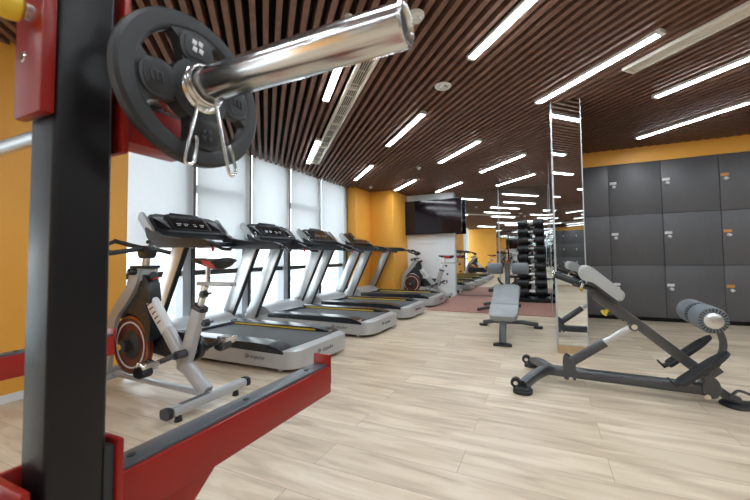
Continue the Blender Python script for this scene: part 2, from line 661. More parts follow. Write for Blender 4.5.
# city outside
wallbox('ground', -420, -5.2, -220, 420, -24.2, -24, GROUND)
rc = random.Random(3)
pos = [(-60, 20, 18), (-48, 42, 20), (-75, 60, 19), (-110, 40, 21), (-95, 95, 23), (-60, 85, 17), (-140, 70, 24),
       (-150, 130, 22), (-90, 140, 20), (-190, 110, 26), (-55, 64, 16), (-26, 14, 12), (-120, 100, 22.5), (-120, 0, 21)]
cl = ['nearest low block', 'broad slab', 'mid-rise block', 'square tower', 'long far slab', 'small block', 'distant tower',
      'far pale block', 'far flat-roofed block', 'farthest tall block', 'low hall', 'lowest shed', 'hazy block', 'twin block']
for i, (x, y, h) in enumerate(pos):
    w_, d_ = rc.uniform(9, 18), rc.uniform(9, 22)
    o = thing('building', 'pale city building outside the windows, ' + cl[i], 'building', (x, y, -24), 0.3 * rc.random(), 'pale buildings outside the windows')
    q = MB()
    q.box((0, 0, h / 2), (w_, d_, h))
    q.build('wall', CITY, o)
    q = MB()
    q.box((0, 0, h + 0.2), (w_ + .6, d_ + .6, 0.4))
    q.build('roof', ROOFM, o)
    q = MB()
    for zz in range(2, int(h) - 1, 3):
        q.box((w_ / 2, 0, zz + .5), (0.2, d_ * 0.86, 1.3))
        q.box((0, -d_ / 2, zz + .5), (w_ * .86, 0.2, 1.3))
    q.build('window_band', CITYW, o)

# ================================================================== CEILING FITTINGS
def ts(t_, s_):
    return ((t_ - s_) * S2, (t_ + s_) * S2)


LS = []
def lamp(cx, cy, label, L_=1.25):
    LS.append((cx, cy))
    o = thing('linear_lamp', label, 'ceiling lamp', (cx, cy, CEIL), math.radians(135), 'slim white linear lamps on the slatted ceiling')
    q = MB()
    q.box((0, 0, -0.016), (L_ - 0.02, 0.066, 0.030), bev=0.004)
    q.build('housing', LAMPW, o)
    q = MB()
    q.box((0, 0, -0.032), (L_ - 0.07, 0.056, 0.010), bev=0.003)
    q.build('diffuser', LAMPE, o)
    for k in (-1, 1):
        q = MB()
        q.box((k * (L_ / 2 - 0.015), 0, -0.019), (0.03, 0.068, 0.036), bev=0.004)
        q.build('end_cap', LAMPW, o)
    return o


seen = [(-0.09, 2.31, 'lamp cut by the top edge of the photo, near its middle'),
        (0.40, 3.43, 'lamp ending just above the mirrored partition end'),
        (1.53, 3.81, 'upper one of two lamps by the right edge, over the lockers'),
        (1.67, 5.245, 'lower one of two lamps by the right edge, over the lockers'),
        (-1.665, 4.02, 'lamp right of the round ceiling disc, over the second treadmill row end'),
        (-1.24, 5.23, 'lamp in the middle of the ceiling, above the sit-up bench aisle'),
        (-0.70, 6.23, 'lamp above the sit-up bench, nearer of two by the mirror wall'),
        (-1.62, 2.43, 'lamp partly hidden behind the barbell sleeve end'),
        (-3.29, 4.24, 'short-looking lamp beside the lower end of the long air vent'),
        (-3.235, 5.72, 'lamp above the third treadmill, in front of the corner column'),
        (-2.93, 7.12, 'lamp above the far exercise bike, left of the television'),
        (-2.09, 7.80, 'lamp right above the television'),
        (-0.58, 7.70, 'lamp closest to the mirror wall, above the dumbbell tower')]
for (x, y, lb) in seen:
    lamp(x, y, 'slim linear ' + lb)
lane = [0.6, 1.66, 2.8, 3.9, 4.95]
base = [2.84, 1.70, 2.14, 1.61, 2.53]
extra = []
for ln, bs in zip([-3.7, -2.6, -1.55, -0.5] + lane + [6.05, 7.1], [0.6, -0.4, 0.9, 0.2] + base + [3.3, 2.2]):
    for k in range(-5, 5):
        s_ = bs + 2.43 * k
        x, y = ts(ln, s_)
        if not (-3.2 < x < 4.1 and -3.7 < y < 5.9):
            continue
        if any((x - a) ** 2 + (y - c_) ** 2 < 0.9 for a, c_ in LS):
            continue
        # only out of the picture frame: behind or beside the camera
        d = V((x, y, CEIL - 1.05))
        cz = d.dot(_f)
        px = 400.76 + 337.4 * d.dot(_r) / cz if cz > 0.01 else 9999
        py = 242.2 - 337.4 * d.dot(_u) / cz if cz > 0.01 else -9999
        if cz > 0.3 and -150 < px < 900 and py > -160:
            continue
        if 0.0 < x < 0.6 and y > 3.6:
            continue
        extra.append((x, y))
for (x, y) in extra:
    lamp(x, y, 'slim linear lamp behind the camera, seen only as a streak in the mirrors')

# air vents
def vent(name, ta, tb, sa, sb, label, nlen):
    cx, cy = ts((ta + tb) / 2, (sa + sb) / 2)
    L_, w_ = sb - sa, tb - ta
    o = thing(name, label, 'air vent', (cx, cy, CEIL - 0.008), math.radians(135))
    q = MB()
    for k in (-1, 1):
        q.box((0, k * (w_ / 2 - 0.014), 0.0), (L_, 0.028, 0.03), bev=0.003)
    for k in range(nlen + 1):
        q.box((-L_ / 2 + 0.014 + (L_ - 0.028) * k / nlen, 0, 0), (0.028, w_, 0.028))
    q.build('frame', VENTW, o)
    q = MB()
    nb = 5 if nlen > 2 else 12
    for k in range(nb):
        q.box((0, -w_ / 2 + 0.028 + (w_ - 0.056) * (k + 0.5) / nb, 0.006), (L_ - 0.03, 0.0045 if nlen > 2 else 0.006, 0.012))
    if nlen > 2:
        n_ = int(L_ / 0.24)
        for k in range(n_):
            q.box((-L_ / 2 + L_ * (k + .5) / n_, 0, 0.008), (0.005, w_ - 0.05, 0.012))
    q.build('louvre', VENTW, o)
    q = MB()
    q.box((0, 0, 0.035), (L_ - 0.01, w_ - 0.02, 0.02))
    q.build('backing', VENTD, o)


vent('air_vent', 0.715, 0.87, 2.22, 5.97, 'long cream grille vent in the ceiling passing behind the barbell sleeve', 4)
vent('air_vent', 2.955, 3.105, -1.5, 2.0, 'long pale louvred vent in the ceiling near the top right corner', 1)

def ceil_disc(name, x, y, r, label, cat, h=0.03, dome=0.0):
    o = thing(name, label, cat, (x, y, CEIL))
    q = MB()
    q.lathe([(0, 0.0), (r, 0.0), (r, -h * .5), (r * .8, -h), (0, -h)], (0, 0, 0), ZA, 28)
    q.build('base', PLATEW, o)
    q = MB()
    q.lathe([(r * .55, -h * .9), (r * .5, -h - 0.02 - dome), (0, -h - 0.024 - dome)], (0, 0, 0), ZA, 24)
    q.build('sensor_head', LAMPW, o)


ceil_disc('smoke_detector', -0.87, 3.13, 0.082, 'flat white round disc on the ceiling in the middle, left of the long lamp', 'smoke detector', 0.012)
ceil_disc('smoke_detector', -0.765, 2.11, 0.056, 'white smoke detector beside the tip of the barbell sleeve', 'smoke detector', 0.03)
ceil_disc('smoke_detector', -2.12, 5.86, 0.038, 'small white detector in the middle of the ceiling above the treadmills', 'smoke detector', 0.03)
ceil_disc('smoke_detector', -3.75, 7.0, 0.045, 'small white detector by the inner corner of the orange columns', 'smoke detector', 0.03)
o = thing('ceiling_spotlight', 'small white cylindrical spotlight on the ceiling above the barbell sleeve', 'spotlight', (-1.19, 1.93, CEIL))
q = MB(); q.cyl((0, 0, 0), (0, 0, -0.07), 0.026, bev=0.003); q.build('body', PLATEW, o)
q = MB(); q.cyl((0, 0, -0.064), (0, 0, -0.072), 0.019); q.build('lens', VENTD, o)

# ================================================================== LOCKERS
LX = [0.39, 0.962, 1.652, 2.34, 3.03, 3.72, 4.41]
LZ = [0.065, 0.858, 1.648, 2.462]
wallbox('trim_locker_plinth', 0.39, 4.5, 6.33, 6.75, 0, 0.065, GAP)
lk = ['beside the mirrored partition', 'second from the mirrored partition, above the yellow knob', 'middle column, behind the roller-pad bench', 'column with orange number tags by the right edge', 'fifth column, past the right edge', 'last column by the side wall']
for i in range(6):
    xa, xb = LX[i], LX[i + 1]
    o = thing('locker_column', 'dark grey three-door locker column, ' + lk[i], 'locker', ((xa + xb) / 2, 6.26, 0), 0, 'dark grey lockers under the orange band')
    w_ = xb - xa
    q = MB(); q.box((0, 0.27, 1.2635), (w_ - 0.001, 0.5, 2.397)); q.build('body', GAP, o)
    for k in range(3):
        za, zb_ = LZ[k], LZ[k + 1]
        q = MB(); q.box((0, 0.009, (za + zb_) / 2), (w_ - 0.007, 0.018, zb_ - za - 0.007), bev=0.0012)
        d = q.build('door', LOCKER, o)
        if i == 0:
            continue
        px_ = -w_ / 2 + 0.05
        pz = {0: 0.345, 1: 1.343, 2: 2.215}[k]
        pz = zb_ - 0.30 if k else 0.56
        q = MB(); q.box((px_ + .012, -0.002, pz), (0.092, 0.004, 0.042), bev=0.001); q.build('number_tag', PLATEO if i >= 3 else PLATEW, d, 'orange number tag' if i >= 3 else 'white number tag')
        q = MB(); q.lathe([(0, 0), (0.026, 0), (0.026, 0.012), (0.020, 0.03), (0.010, 0.034), (0, 0.034)], (px_ + 0.022, 0, pz - 0.060), (0, -1, 0), 18)
        q.box((px_ + 0.022, -0.036, pz - 0.060), (0.046, 0.014, 0.016), bev=0.002)
        q.build('lock', PLATEW, d, 'round white lock')

# ================================================================== TELEVISION
o = thing('television', 'large black wall television on the white wall between orange column and mirror', 'television', (-2.70, 8.47, 2.07))
q = MB(); q.box((0, 0, 0), (1.55, 0.05, 0.905), bev=0.006); q.build('casing', TVBLK, o)
q = MB(); q.box((0, -0.027, 0.006), (1.51, 0.006, 0.865)); q.build('screen', TVSCR, o)
q = MB(); q.box((-0.1, 0.075, 0), (0.4, 0.10, 0.3), bev=0.005); q.build('wall_bracket', FRAME, o)

# ================================================================== RUBBER MAT
q = MB(); q.box((-1.04, 7.44, 0.006), (2.27, 2.48, 0.012), bev=0.003)
tag(q.build('rubber_floor_mat', MATRED), 'large red-brown rubber floor mat in front of the mirror wall', 'floor mat')

# ================================================================== TREADMILLS
def make_treadmill(i, yc, label):
    o = thing('treadmill', label, 'treadmill', (-3.0, yc, 0), 0, 'treadmills in a row facing the windows')
    HW = 0.46
    XF, XB = -1.30, 0.93     # front, back
    # silver skirt / base with rounded rear
    pl = rp([(XF, -HW), (XB, -HW), (XB, HW), (XF, HW)], [0.10, 0.17, 0.17, 0.10], 8)
    q = MB()
    q.prism(pl, XA, YA, (0, 0, 0.120), 0.165, bev=0.010)
    q.build('base', SILVERP, o)
    q = MB()
    q.prism(rp([(XF + .05, -HW + .04), (XB - .05, -HW + .04), (XB - .05, HW - .04), (XF + .05, HW - .04)], 0.15), XA, YA, (0, 0, 0.036), 0.02)
    q.build('underframe', FRAME, o)
    for sx_ in (-1.15, 0.70):
        for sy_ in (-1, 1):
            q = MB(); q.cyl((sx_, sy_ * (HW - 0.07), 0.0), (sx_, sy_ * (HW - 0.07), 0.035), 0.022, 0.016, 14); q.build('foot', CHROME if sx_ > 0 else FRAME, o)
    # side foot rails
    for s in (-1, 1):
        q = MB()
        y_ = s * (HW - 0.078)
        q.prism(rp([(-0.80, 0.172), (0.80, 0.172), (0.80, 0.196), (0.66, 0.240), (0.52, 0.252), (-0.80, 0.252)], [0, .01, .02, .08, .08, 0], 5), XA, ZA, (0, y_, 0), 0.164, bev=0.020, seg=4)
        q.build('foot_rail', RAILBLK, o)
        q = MB()
        q.box((-0.06, s * (HW - 0.164), 0.226), (1.26, 0.006, 0.016)); q.build('edge_strip', YELLOW, o, 'yellow edge strip')
    q = MB()
    q.box((-0.02, 0, 0.2), (1.62, 2 * HW - 0.32, 0.022), bev=0.008, seg=3)
    q.build('running_belt', BELT, o)
    q = MB()
    q.box((0.865, 0, 0.188), (0.10, 2 * HW - 0.36, 0.022), bev=0.009)
    q.build('rear_roller_cover', SILVERP, o)
    # motor hood
    q = MB()
    hood = rp([(XF + .02, 0.19), (-0.68, 0.19), (-0.76, 0.235), (-0.90, 0.325), (-1.12, 0.35), (XF + .03, 0.27)], [0, .01, .05, .1, .12, .06], 6)
    q.prism(hood, XA, ZA, (0, 0, 0), 2 * HW - 0.09, bev=0.03, seg=4)
    q.build('motor_hood', SILVERP, o)
    q = MB()
    q.box((-0.715, 0, 0.222), (0.05, 2 * HW - 0.34, 0.02), Matrix.Rotation(0.5, 3, 'Y'), bev=0.005)
    q.build('hood_trim', RAILBLK, o)
    # posts
    for s in (-1, 1):
        q = MB()
        y_ = s * (HW + 0.055)
        pp = [(-1.20, 0.15), (-1.00, 0.15), (-0.49, 1.19), (-0.69, 1.19)]
        q.prism(pp, XA, ZA, (0, y_ - s * 0.03, 0), 0.055, bev=0.008)
        upr = q.build('upright', SILVER, o)
        q = MB()
        q.prism([(-1.002, 0.17), (-0.982, 0.17), (-0.474, 1.18), (-0.494, 1.18)], XA, ZA, (0, y_ - s * 0.03, 0), 0.050, bev=0.004)
        q.build('edge_strip', DKPLAST, upr, 'dark rear edge strip')
        # handrail arm
        q = MB()
        yr = s * (HW + 0.02)
        arm = rp([(-1.12, 1.30), (-0.98, 1.18), (-0.20, 1.165), (-0.09, 1.170), (-0.09, 1.215), (-0.20, 1.255), (-0.60, 1.27), (-0.94, 1.32), (-1.16, 1.42)], [.03, .09, .03, .01, .01, .03, .08, .04, .02], 4)
        q.prism(arm, XA, ZA, (0, yr, 0), 0.075, bev=0.012, seg=3)
        q.build('arm_cover', DKPLAST, o)
        q = MB()
        q.tube(smooth_path([(-0.30, yr, 1.19), (-0.10, yr, 1.185), (-0.03, yr, 1.175), (0.02, yr - s * .02, 1.145), (0.10, yr - s * .05, 1.14)], 5), 0.017, 12)
        q.build('handrail', DKPLAST, o)
    # cross beam under console
    q = MB(); q.box((-0.93, 0, 1.235), (0.11, 2 * HW - 0.10, 0.06), bev=0.015); q.build('crossbar', DKPLAST, o)
    # console: tilted slab, user edge x=-1.0 z 1.30, window edge x=-1.3 z 1.60
    n = V((1, 0, 1)).normalized()     # normal of console
    up = V((-1, 0, 1)).normalized()   # up the slope
    O = V((-1.175, 0, 1.445))
    Rm = Matrix((YA, up, YA.cross(up))).transposed()
    q = MB()
    q.prism(rp([(-HW - .02, -0.16), (HW + .02, -0.16), (HW - .02, 0.17), (-HW + .02, 0.17)], [.07, .07, .09, .09], 6), YA, up, O, 0.085, bev=0.02, seg=3)
    q.build('console_body', DKPLAST, o)
    for s in (-1, 1):
        q = MB()
        q.prism(rp([(-0.215, -0.075), (0.185, -0.05), (0.185, 0.05), (-0.15, 0.045)], [.03, .04, .03, .04], 5), up, n, O + YA * s * (HW + 0.022), 0.03, bev=0.008)
        q.build('side_cap', SILVER, o, 'silver side cap')
        q = MB()
        q.prism(rrect(s * 0.345, 0.0, 0.14, 0.21, 0.03), YA, up, O + n * 0.044, 0.012, bev=0.003)
        q.build('cup_holder', SCREEN, o)
    q = MB()
    q.prism(rrect(0, 0.03, 0.50, 0.27, 0.03), YA, up, O + n * 0.048, 0.022, bev=0.006)
    q.box(O + up * 0.170 + n * 0.045, (0.045, 0.36, 0.045), Matrix.Rotation(math.radians(-45), 3, 'Y'), bev=0.01)
    q.build('display_housing', DKPLAST, o)
    q = MB()
    q.prism(rrect(0, 0.03, 0.44, 0.23, 0.015), YA, up, O + n * 0.060, 0.004)
    q.build('screen', SCREEN, o)
    rr = random.Random(5)
    q = MB()
    k0 = 0
    for (gy, ng) in ((-0.15, 2), (-0.06, 3), (0.06, 4), (0.15, 2)):
        for a in range(3):
            for c_ in range(2):
                if rr.random() < 0.8:
                    q.box(O + n * 0.0628 + YA * (gy + (a - 1) * 0.022) + up * (-0.035 + c_ * 0.03), (0.012, 0.012 + 0.008 * rr.random(), 0.001), Matrix.Rotation(math.radians(45), 3, 'Y'))
    q.build('button_icons', ICON, o, 'light button icons')
    q = MB()
    q.prism(rrect(0, -0.140, 0.66, 0.022, 0.008), YA, up, O + n * 0.046, 0.01, bev=0.002)
    q.build('console_lip', GREYPAD, o)
    # safety key
    q = MB(); q.box((-0.10, -HW - 0.02, 1.15), (0.022, 0.022, 0.05), bev=0.005); q.build('safety_key', REDP, o, 'small red safety key')
    # lettering
    q = MB()
    for dx in (-0.010, 0.004, 0.018):
        q.box((0.36 + dx, -HW - 0.0005, 0.122), (0.007, 0.002, 0.024), Matrix.Rotation(0.25, 3, 'Y'))
    q.lathe([(0.018, 0), (0.023, 0), (0.023, 0.001), (0.018, 0.001)], (0.345, -HW, 0.122), (0, -1, 0), 20, closed=True)
    q.build('logo_mark', RUBBERM, o)
    text('logo_lettering', 'impulse', 0.058, (0.48, -HW - 0.001, 0.120), XA, ZA, RUBBERM, o, 0.3)
    text('logo_lettering', 'impulse', 0.058, (XB + 0.001, 0.03, 0.130), YA, ZA, RUBBERM, o, 0.3)
    q = MB()
    for dx in (-0.010, 0.004, 0.018):
        q.box((XB + 0.0005, -0.105 + dx, 0.132), (0.002, 0.007, 0.024), Matrix.Rotation(-0.25, 3, 'X'))
    q.lathe([(0.018, 0), (0.023, 0), (0.023, 0.001), (0.018, 0.001)], (XB, -0.12, 0.132), (1, 0, 0), 20, closed=True)
    q.build('logo_mark', RUBBERM, o)
    return o


proto = make_treadmill(0, 2.875, 'silver and black treadmill nearest the camera, behind the exercise bike')
index_kids(proto)
for yc, lb in ((4.29, 'silver and black treadmill, second from the camera'), (5.58, 'silver and black treadmill, third from the camera'), (7.02, 'farthest silver and black treadmill, beside the orange corner columns')):
    c = copy_tree(proto)
    c.location = (-3.0, yc, 0)
    c['label'] = lb

# ================================================================== EXERCISE BIKES
def make_bike(y0_, label):
    o = thing('exercise_bike', label, 'exercise bike', (0, y0_, 0), 0, 'silver indoor cycling bikes')
    Y = lambda p: V((p[0], p[1], p[2]))
    # stabilisers
    for (x, zc, nm) in ((-2.22, 0.075, 'rear_stabilizer'), (-3.42, 0.075, 'front_stabilizer')):
        q = MB()
        q.tube([(x, -0.29, zc), (x, 0.27, zc)], 1, 16, flat=(0.040, 0.030))
        st = q.build(nm, SILVERB, o)
        for s in (-1, 1):
            q = MB(); q.tube([(x, s * 0.29 - 0.03 + (-.012 if s < 0 else .02), zc), (x, s * 0.29 - 0.03 + (.02 if s < 0 else .045), zc)], 1, 16, flat=(0.043, 0.033)); q.build('end_cap', RUBBER, st)
            q = MB(); q.cyl((x, s * 0.22 - 0.02, 0), (x, s * 0.22 - 0.02, 0.05), 0.024, 0.016, 16); q.build('foot', RUBBER, st)
        q = MB(); q.box((x, -0.13, zc + 0.030), (0.035, 0.2, 0.004)); q.build('grip_strip', GREYPAD, st)
    # main tube: head to rear foot
    q = MB()
    q.tube([(-3.04, 0, 0.83), (-2.72, 0, 0.50), (-2.50, 0, 0.255), (-2.27, 0, 0.09)], 1, 16, flat=(0.030, 0.052))
    q.build('main_tube', SILVERB, o)
    q = MB()
    q.tube([(-2.93, 0, 0.725), (-2.72, 0, 0.50)], 1, 16, flat=(0.0315, 0.054))
    q.build('decal_sleeve', LIGHTG, o)
    q = MB()
    for k in range(5):
        a = 0.12 + 0.15 * k
        p = V((-2.93, -0.0320, 0.725)).lerp(V((-2.72, -0.0320, 0.50)), a)
        q.box(p, (0.012, 0.002, 0.05), Matrix.Rotation(math.radians(45 + 12), 3, 'Y'))
    q.build('decal', COPPER, o, 'orange lettering stripes')
    # seat tube
    q = MB()
    q.tube([(-2.53, 0, 0.215), (-2.36, 0, 0.69)], 1, 16, flat=(0.030, 0.058))
    q.build('seat_tube', SILVERB, o)
    q = MB(); q.tube([(-2.365, 0, 0.675), (-2.355, 0, 0.705)], 1, 16, flat=(0.036, 0.064)); q.build('seat_tube_collar', DKPLAST, o)
    q = MB(); q.tube([(-2.355, 0, 0.70), (-2.30, 0, 0.855)], 1, 12, flat=(0.017, 0.028)); q.build('seat_post', STEELB, o)
    q = MB(); q.box((-2.19, 0, 0.868), (0.36, 0.045, 0.028), bev=0.004); q.build('seat_slider', SILVERB, o)
    q = MB(); q.tube([(-2.275, 0, 0.88), (-2.275, 0, 0.985)], 0.016, 12); q.build('saddle_stem', CHROME, o)
    for p in ((-2.23, -0.045, 0.80), (-2.20, -0.05, 0.60)):
        q = MB(); q.cyl((p[0] - .02, p[1] + .05, p[2]), p, 0.008, seg=10); q.cyl(p, (p[0] + 0.004, p[1] - 0.045, p[2]), 0.028, 0.024, 16, bev=0.006); q.build('adjusting_knob', DKPLAST, o)
    # saddle
    q = MB()
    secs = [(-2.43, 0.016, 1.045, 0.016), (-2.40, 0.024, 1.043, 0.026), (-2.31, 0.030, 1.035, 0.040), (-2.22, 0.055, 1.022, 0.050), (-2.14, 0.088, 1.024, 0.052), (-2.08, 0.085, 1.032, 0.046), (-2.05, 0.05, 1.034, 0.026)]
    rings = []
    for (x, hw, z, hh) in secs:
        ring = []
        for k in range(16):
            a = 2 * math.pi * k / 16
            zz = math.sin(a)
            ring.append(q.bm.verts.new((x, hw * math.cos(a) * (1 if zz > -0.3 else 0.75), z + hh * zz * (0.55 if zz > 0 else 1.0))))
        rings.append(ring)
    for i in range(len(rings) - 1):
        for k in range(16):
            f = q.bm.faces.new((rings[i][k], rings[i][(k + 1) % 16], rings[i + 1][(k + 1) % 16], rings[i + 1][k]))
            a = 2 * math.pi * (k + .5) / 16
            f.material_index = 1 if (-0.95 < math.sin(a) < 0.2 and 2 <= i <= 3 and abs(math.cos(a)) > 0.3) else 0
    q.bm.faces.new(rings[0]); q.bm.faces.new(rings[-1])
    q.build('saddle', [SADDLE, REDP], o, 'black saddle with red flanks', ang=60)
    # head / front shell
    q = MB()
    shell = rp([(-3.085, 0.985), (-2.955, 0.985), (-3.01, 0.84), (-3.13, 0.70), (-3.29, 0.56), (-3.375, 0.10), (-3.45, 0.10), (-3.385, 0.58), (-3.24, 0.74), (-3.13, 0.84)], [.015, .015, .05, .08, .1, .02, .02, .1, .1, .05], 4)
    q.prism(shell, XA, ZA, (0, -0.055, 0), 0.03, bev=0.006)
    q.prism(shell, XA, ZA, (0, 0.055, 0), 0.03, bev=0.006)
    q.box((-3.02, 0, 0.93), (0.10, 0.11, 0.10), bev=0.01)
    q.box((-3.44, 0, 0.115), (0.06, 0.13, 0.05), bev=0.01)
    q.build('fork', SILVERB, o)
    q = MB(); q.box((-3.015, 0, 0.99), (0.15, 0.15, 0.022), bev=0.006); q.build('head_collar', DKPLAST, o)
    q = MB(); q.tube([(-3.01, 0, 0.99), (-2.99, 0, 1.10)], 1, 12, flat=(0.02, 0.03)); q.build('handlebar_post', STEELB, o)
    # guard
    q = MB()
    g = [(-3.24, .70), (-3.12, .735), (-3.0, .70), (-2.93, .60), (-2.90, .47), (-2.925, .47), (-2.955, .58), (-3.03, .66), (-3.12, .69), (-3.23, .65)]
    q.prism(rp([(-3.36, .63), (-3.12, .80), (-2.96, .74), (-2.87, .56), (-2.88, .40), (-2.92, .40), (-2.95, .52), (-3.06, .61), (-3.17, .61), (-3.30, .55)], .03, 4), XA, ZA, (0, 0, 0), 0.08, bev=0.01)
    q.build('wheel_guard', DKPLAST, o)
    q = MB(); q.prism(rp([(-2.985, .94), (-2.90, .88), (-2.87, .70), (-3.02, .72), (-3.05, .86)], .02, 4), XA, ZA, (0, 0, 0), 0.09, bev=0.01); q.build('brake_housing', DKPLAST, o)
    # flywheel
    fw = (-3.16, 0, 0.350)
    q = MB()
    q.mi = 0
    q.lathe([(0.06, -.014), (0.17, -.014), (0.17, -.019), (0.235, -.019), (0.24, -.014), (0.24, .014), (0.235, .019), (0.17, .019), (0.17, .014), (0.06, .014)], fw, YA, 48, closed=True)
    wh = q.build('flywheel', [FLYRED], o)
    for s in (-1, 1):
        q = MB(); q.lathe([(0.218, .0185), (0.236, .0185), (0.236, .0225), (0.218, .0225)], fw, YA * s, 48, closed=True); q.build('rim_band', COPPER, wh, 'copper rim band')
        q = MB(); q.lathe([(0.178, .0185), (0.190, .0185), (0.190, .0235), (0.178, .0235)], fw, YA * s, 48, closed=True); q.build('ring', LIGHTG, wh, 'light grey ring')
        q = MB(); q.lathe([(0, .013), (0.12, .013), (0.10, .03), (0.05, .04), (0.05, .085), (0.035, .09), (0, .09)], fw, YA * s, 32); q.build('hub', RUBBER, wh)
        q = MB(); q.lathe([(0, .089), (0.024, .089), (0.024, .102), (0, .102)], fw, YA * s, 20); q.build('hub_nut', CHROME, wh)
    # chain cover
    q = MB()
    q.prism(rp([(-3.12, 0.30), (-2.56, 0.24), (-2.42, 0.30), (-2.40, 0.42), (-2.52, 0.48), (-3.10, 0.47)], [.08, .1, .08, .08, .1, .08], 5), XA, ZA, (0, 0.075, 0), 0.05, bev=0.012)
    q.build('chain_cover', DKPLAST, o)
    # cranks
    bbp = V((-2.47, 0, 0.355))
    q = MB(); q.cyl(bbp + V((0, -0.10, 0)), bbp + V((0, 0.14, 0)), 0.03, seg=18); q.build('bottom_bracket', FRAME, o)
    for s, (px_, pz) in ((-1, (-2.645, 0.29)), (1, (-2.33, 0.415))):
        q = MB()
        a = bbp + V((0, s * 0.115, 0)) + (V((0, 0, 0)) if s < 0 else V((0, 0.03, 0)))
        e = V((px_, s * 0.115 + (0.03 if s > 0 else 0), pz))
        q.tube([a, e], 1, 12, flat=(0.012, 0.019))
        ck = q.build('crank', FRAME, o)
        q = MB()
        c_ = e + V((0, s * 0.065, 0))
        q.box(c_, (0.10, 0.09, 0.034), Matrix.Rotation(0.3, 3, 'Y'), bev=0.006)
        q.cyl(e, c_, 0.008, seg=10)
        for k in (-1, 1):
            q.box(c_ + V((k * 0.045, 0, 0.006)), (0.016, 0.10, 0.042), Matrix.Rotation(0.3, 3, 'Y'), bev=0.003)
        q.build('pedal', CHROME, ck, 'shiny metal pedal')
        q = MB()
        q.tube(smooth_path([c_ + V((-0.045, -0.035, -0.01)), c_ + V((-0.06, -0.03, -0.06)), c_ + V((0.0, -0.03, -0.075)), c_ + V((0.05, -0.03, -0.05)), c_ + V((0.045, -0.035, -0.01))], 4), 1, 8, flat=(0.034, 0.005))
        q.build('toe_cage', RUBBER, ck)
    # lower rail
    q = MB(); q.tube([(-3.42, 0, 0.085), (-2.24, 0, 0.075)], 1, 12, flat=(0.028, 0.018)); q.build('bottom_rail', SILVERB, o)
    # handlebar
    q = MB()
    q.tube([(-2.975, -0.27, 1.10), (-2.985, -0.12, 1.125), (-2.99, 0, 1.14), (-2.985, 0.10, 1.125), (-2.975, 0.17, 1.105)], 0.018, 12)
    for s in (-1, 1):
        q.tube(smooth_path([(-2.99, s * 0.02, 1.14), (-3.07, s * 0.07, 1.165), (-3.15, s * 0.13, 1.195), (-3.20, s * 0.12, 1.205)], 5), 0.017, 12)
    q.tube(smooth_path([(-2.975, -0.25, 1.105), (-3.05, -0.26, 1.125), (-3.13, -0.22, 1.165), (-3.18, -0.13, 1.20)], 4), 0.015, 10)
    q.build('handlebar', RUBBER, o)
    q = MB(); q.prism(rp([(-3.04, 1.06), (-2.95, 1.06), (-2.91, 1.13), (-2.98, 1.165), (-3.08, 1.15)], .015, 3), XA, ZA, (0, 0, 0), 0.075, bev=0.01); q.build('stem_clamp', DKPLAST, o)
    q = MB(); q.cyl((-3.02, -0.05, 0.955), (-3.03, -0.115, 0.955), 0.03, 0.026, 16, bev=0.005); q.build('adjusting_knob', DKPLAST, o)
    q = MB(); q.cyl((-3.09, 0.02, 0.955), (-3.18, 0.02, 0.955), 0.026, 0.03, 16, bev=0.005); q.build('adjusting_knob', DKPLAST, o)
    q = MB(); q.cyl((-2.93, 0, 0.90), (-2.87, -0.02, 0.925), 0.026, 0.03, 16, bev=0.004); q.build('resistance_knob', DKPLAST, o)
    q = MB(); q.tube([(-2.90, -0.02, 0.89), (-2.80, -0.03, 0.905)], 1, 8, flat=(0.010, 0.005)); q.build('brake_lever', REDP, o, 'red brake lever')
    return o


bk = make_bike(1.72, 'silver exercise bike with black and red saddle, nearest, in front of the first treadmill')
index_kids(bk)
c = copy_tree(bk)
c.location = (0, 8.05, 0)
c['label'] = 'silver exercise bike with red saddle, far one in front of the white wall'

